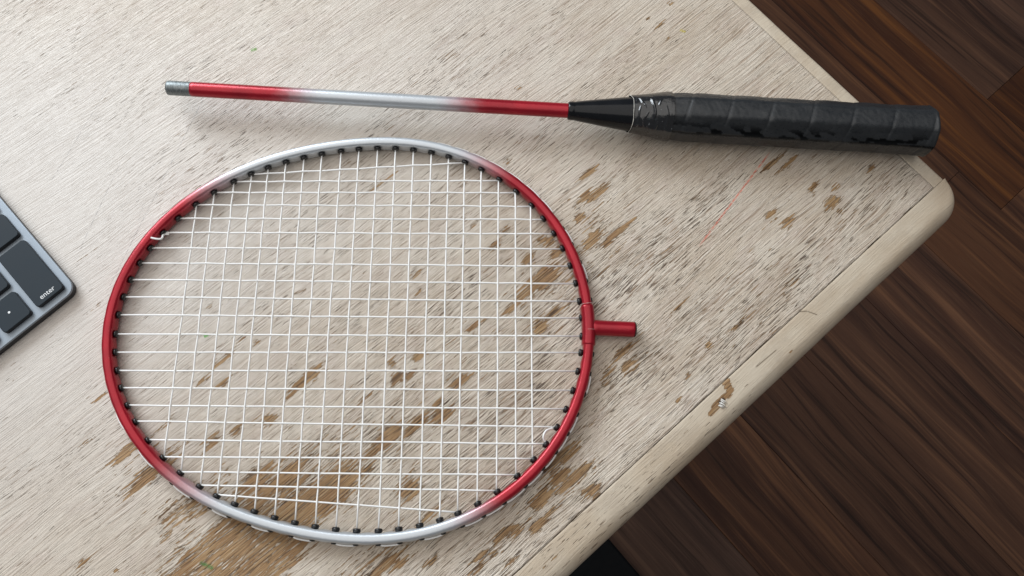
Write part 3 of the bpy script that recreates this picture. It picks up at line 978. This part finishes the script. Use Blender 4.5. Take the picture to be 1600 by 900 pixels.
def grip_material():
    m = NT("black_grip_tape")
    v = m.coords_mm()
    a = m.noise(m.scaled(v, 0.07, 0.12, 0.12), 4.0, 0.6)
    b = m.noise(m.scaled(v, 0.55, 0.8, 0.8, (2, 4, 1)), 4.0, 0.65)
    c = m.noise(m.scaled(v, 4, 4, 4), 2.0)
    col = m.mix(m.smooth(a, 0.35, 0.65), (0.013, 0.0155, 0.0185), (0.020, 0.0225, 0.0255))
    col = m.mix(m.math("MULTIPLY", m.smooth(b, 0.62, 0.74), 0.15), col, (0.075, 0.08, 0.08))
    cr = m.attr("crease")
    col = m.mix(cr, col, (0.004, 0.0045, 0.005))  # dark surroundings mirrored by the smooth creases, painted into the colour
    ro = m.math("MULTIPLY_ADD", m.smooth(b, 0.35, 0.62), 0.16, c=0.27)
    m.set(Base_Color=col, Roughness=m.math("MULTIPLY_ADD", cr, -0.2, c=ro), Specular_IOR_Level=m.math("MULTIPLY_ADD", cr, -0.45, c=0.5))
    m.bump(m.math("ADD", m.math("MULTIPLY", b, 0.6), m.math("MULTIPLY", c, 0.25)), 0.35, 0.0004)
    return m.mat


link("grip_wrap", gme, grip_material(), handle, (0, 0, AX * MM))

# crinkled clear tape over the start of the grip
FOLDS = [(258.5, 1.75, 0.55, 0.6, 0.60, 0.9), (250.6, 2.1, 0.5, -1.6, 0.40, 0.6), (253.2, 1.6, 0.14, 5.0, 0.40, 0.5), (254.9, 2.05, 0.16, -4.0, 0.38, 0.5),
         (262.5, 1.45, 0.16, -6.0, 0.40, 0.6), (253.5, 2.6, 0.35, 4.0, 0.45, 0.6),
         (257.0, 2.75, 0.30, 1.0, 0.45, 0.7), (260.5, 2.6, 0.25, -1.0, 0.40, 0.7), (251.5, 1.2, 0.25, 2.0, 0.35, 0.5), (266.0, 2.2, 0.5, 0.5, 0.40, 0.7)]
tx_ = np.arange(248.0, 270.0, 0.2)
sides = 150
vs = []
for i, x in enumerate(tx_):
    t = (x - 248.0) / 22.0
    for k in range(sides):
        w = 2 * math.pi * k / sides
        y, z = math.cos(w), math.sin(w)
        bow = 2.2 * math.sin(w - 0.5) * (1 - t)
        xx = x + bow * 0.8
        r = 9.65 + 2.75 * min(1, max(0, (x - 247.0) / 21.0)) ** 0.9
        r = r * (octa(w, 1.0) * t + (1 - t))
        for fx, fw, ln, tilt, hgt, wd in FOLDS:
            dw = (w - fw + math.pi) % (2 * math.pi) - math.pi
            if abs(dw) < ln * 1.6:
                dx = x - fx - tilt * dw - 0.5 * math.sin(dw * 5 + fx)
                side_ = wd if dx < 0 else wd * 0.55
                r += hgt * math.exp(-(dx / side_) ** 2) * math.exp(-(dw / ln) ** 4)
        p = Vector((x * 0.12 + z * 0.4, y * 1.1, z * 1.1))
        r += 0.28 * noise.noise(p) + 0.06 * noise.noise(p * 4)
        vs.append((xx * MM, r * y * MM, r * z * MM))
cme = mesh("tape_collar", vs, grid_faces(len(tx_), sides, True))


def clear_tape():
    m = NT("crinkled_clear_tape")
    v = m.coords_mm()
    b = m.noise(m.scaled(v, 0.35, 0.5, 0.5), 4.0, 0.7)
    c = m.noise(m.scaled(v, 0.9, 0.35, 0.35, (3, 1, 8)), 3.0, 0.6)
    haze = m.math("MULTIPLY", m.smooth(b, 0.60, 0.70), 0.4)
    painted_glint = m.math("MULTIPLY", m.smooth(c, 0.68, 0.72), 0.4)  # white glints of the crinkled film, painted into its base colour
    col = m.mix(haze, (0.011, 0.012, 0.014), (0.07, 0.085, 0.095))
    col = m.mix(painted_glint, col, (0.53, 0.565, 0.60))
    m.set(Base_Color=col, Roughness=0.10, Coat_Weight=0.0, Specular_IOR_Level=0.75)
    m.bump(b, 0.25, 0.0005)
    return m.mat


link("tape_collar", cme, clear_tape(), handle, (0, 0, AX * MM))
pts = []
for k in range(73):
    w = 2 * math.pi * k / 72
    rj = 9.82 + 0.12 * noise.noise(Vector((math.cos(w) * 3, math.sin(w) * 3, 1)))
    x = 248.0 + 2.2 * 0.8 * math.sin(w - 0.5) + 0.8 * noise.noise(Vector((math.cos(w) * 1.5, math.sin(w) * 1.5, 4))) - 0.4
    pts.append(Vector((x, rj * math.cos(w), rj * math.sin(w))) * MM)
vs, f = tube(pts, [0.00012 + 0.0002 * abs(noise.noise(Vector((i * .35, 0, 7)))) for i in range(73)], 6, cap=False)
link("tape_edge", mesh("tape_edge", vs, f), plain("pale_tape_edge", (0.62, 0.60, 0.55), 0.35), handle, (0, 0, AX * MM))

# ------------------------------------------------------------------ keyboard
(kx, ky), ka = DATA["K"]
kb = thing("keyboard", "corner of a grey computer keyboard with dark keys and an enter key", "keyboard", (kx * MM, ky * MM, TOP), math.radians(ka))
M_ALU = plain("grey_aluminium", (0.275, 0.32, 0.37), 0.42, 0.5, 0, 0.5, 0.04, 0.05, 0.05)
M_KBASE = plain("dark_underside", (0.02, 0.022, 0.026), 0.5)
M_KEY = plain("dark_keycap", (0.020, 0.030, 0.040), 0.5, 0, 0, 0.22, 0.06, 0.05, 0.04)
M_WELL = plain("black_key_skirt", (0.006, 0.006, 0.008), 0.5)
M_LEG = plain("white_legend", (0.80, 0.82, 0.84), 0.5)
KW, KD = 418.7, 114.9
link("body", rounded_slab("body", -KW * MM, 0, 0, KD * MM, .0044, .0055, .0058, .0004), M_ALU, kb)
link("base_plate", rounded_slab("base_plate", -(KW - .4) * MM, -.0004, .0004, (KD - .4) * MM, .0003, .0044, .0056, .0003), M_KBASE, kb)


def key(x0, x1, y0, y1):
    o = link("key", rounded_slab("key", x0 * MM, x1 * MM, y0 * MM, y1 * MM, .0074, .0080, .0017, .0003), M_KEY, kb)
    link("skirt", rounded_slab("skirt", x0 * MM - .0001, x1 * MM + .0001, y0 * MM - .0001, y1 * MM + .0001, .0055, .0075, .0018, .0001), M_WELL, o)
    return o


R0, C0 = 3.7, -3.7
PX, PY = 19.2, 19.5
kw_, kh_ = 15.6, 15.9
enter = key(C0 - kw_, C0, R0, R0 + PY + kh_)
rest = {}
for r in range(5):
    for c in range(4):
        if c == 0 and r < 2:
            continue
        if r == 0 and c == 3:
            continue
        x1_ = C0 - c * PX
        x0_ = x1_ - kw_ - (PX if (r == 0 and c == 2) else 0)
        rest[(r, c)] = key(x0_, x1_, R0 + r * PY, R0 + r * PY + kh_)


def legend(text, size, x, y, parent, bold=0.0):
    cu = bpy.data.curves.new("legend", "FONT")
    cu.body = text
    cu.size = size
    cu.align_x = "CENTER"; cu.align_y = "CENTER"
    cu.extrude = 0.00002
    cu.offset = bold
    tmp = bpy.data.objects.new("legend_tmp", cu)
    scene.collection.objects.link(tmp)
    bpy.context.view_layer.update()
    me_ = bpy.data.meshes.new_from_object(tmp.evaluated_get(bpy.context.evaluated_depsgraph_get()))
    bpy.data.objects.remove(tmp)
    me_.name = "legend"
    o = link("legend", me_, None, parent, (x * MM, y * MM, .00803))
    me_.materials.clear(); me_.materials.append(M_LEG)
    return o


legend("enter", .0038, -11.3, 6.8, enter, 0.0)
dot = rest[(0, 1)]
vs, f = [], []
for k in range(14):
    vs.append((-30.75 * MM + .00062 * math.cos(k * math.tau / 14), 11.2 * MM + .00062 * math.sin(k * math.tau / 14), .00805))
vs2 = vs + [(v[0], v[1], .0079) for v in vs]
link("legend", mesh("legend", vs2, [tuple(range(14))] + [((k + 1) % 14, k, 14 + k, 14 + (k + 1) % 14) for k in range(14)], False), M_LEG, dot)

# ------------------------------------------------------------------ black box on the floor under the near edge
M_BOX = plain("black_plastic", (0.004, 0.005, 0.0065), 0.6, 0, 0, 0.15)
bx = Matrix.Rotation(TROT, 4, "Z") @ Vector((0, 0, 0))
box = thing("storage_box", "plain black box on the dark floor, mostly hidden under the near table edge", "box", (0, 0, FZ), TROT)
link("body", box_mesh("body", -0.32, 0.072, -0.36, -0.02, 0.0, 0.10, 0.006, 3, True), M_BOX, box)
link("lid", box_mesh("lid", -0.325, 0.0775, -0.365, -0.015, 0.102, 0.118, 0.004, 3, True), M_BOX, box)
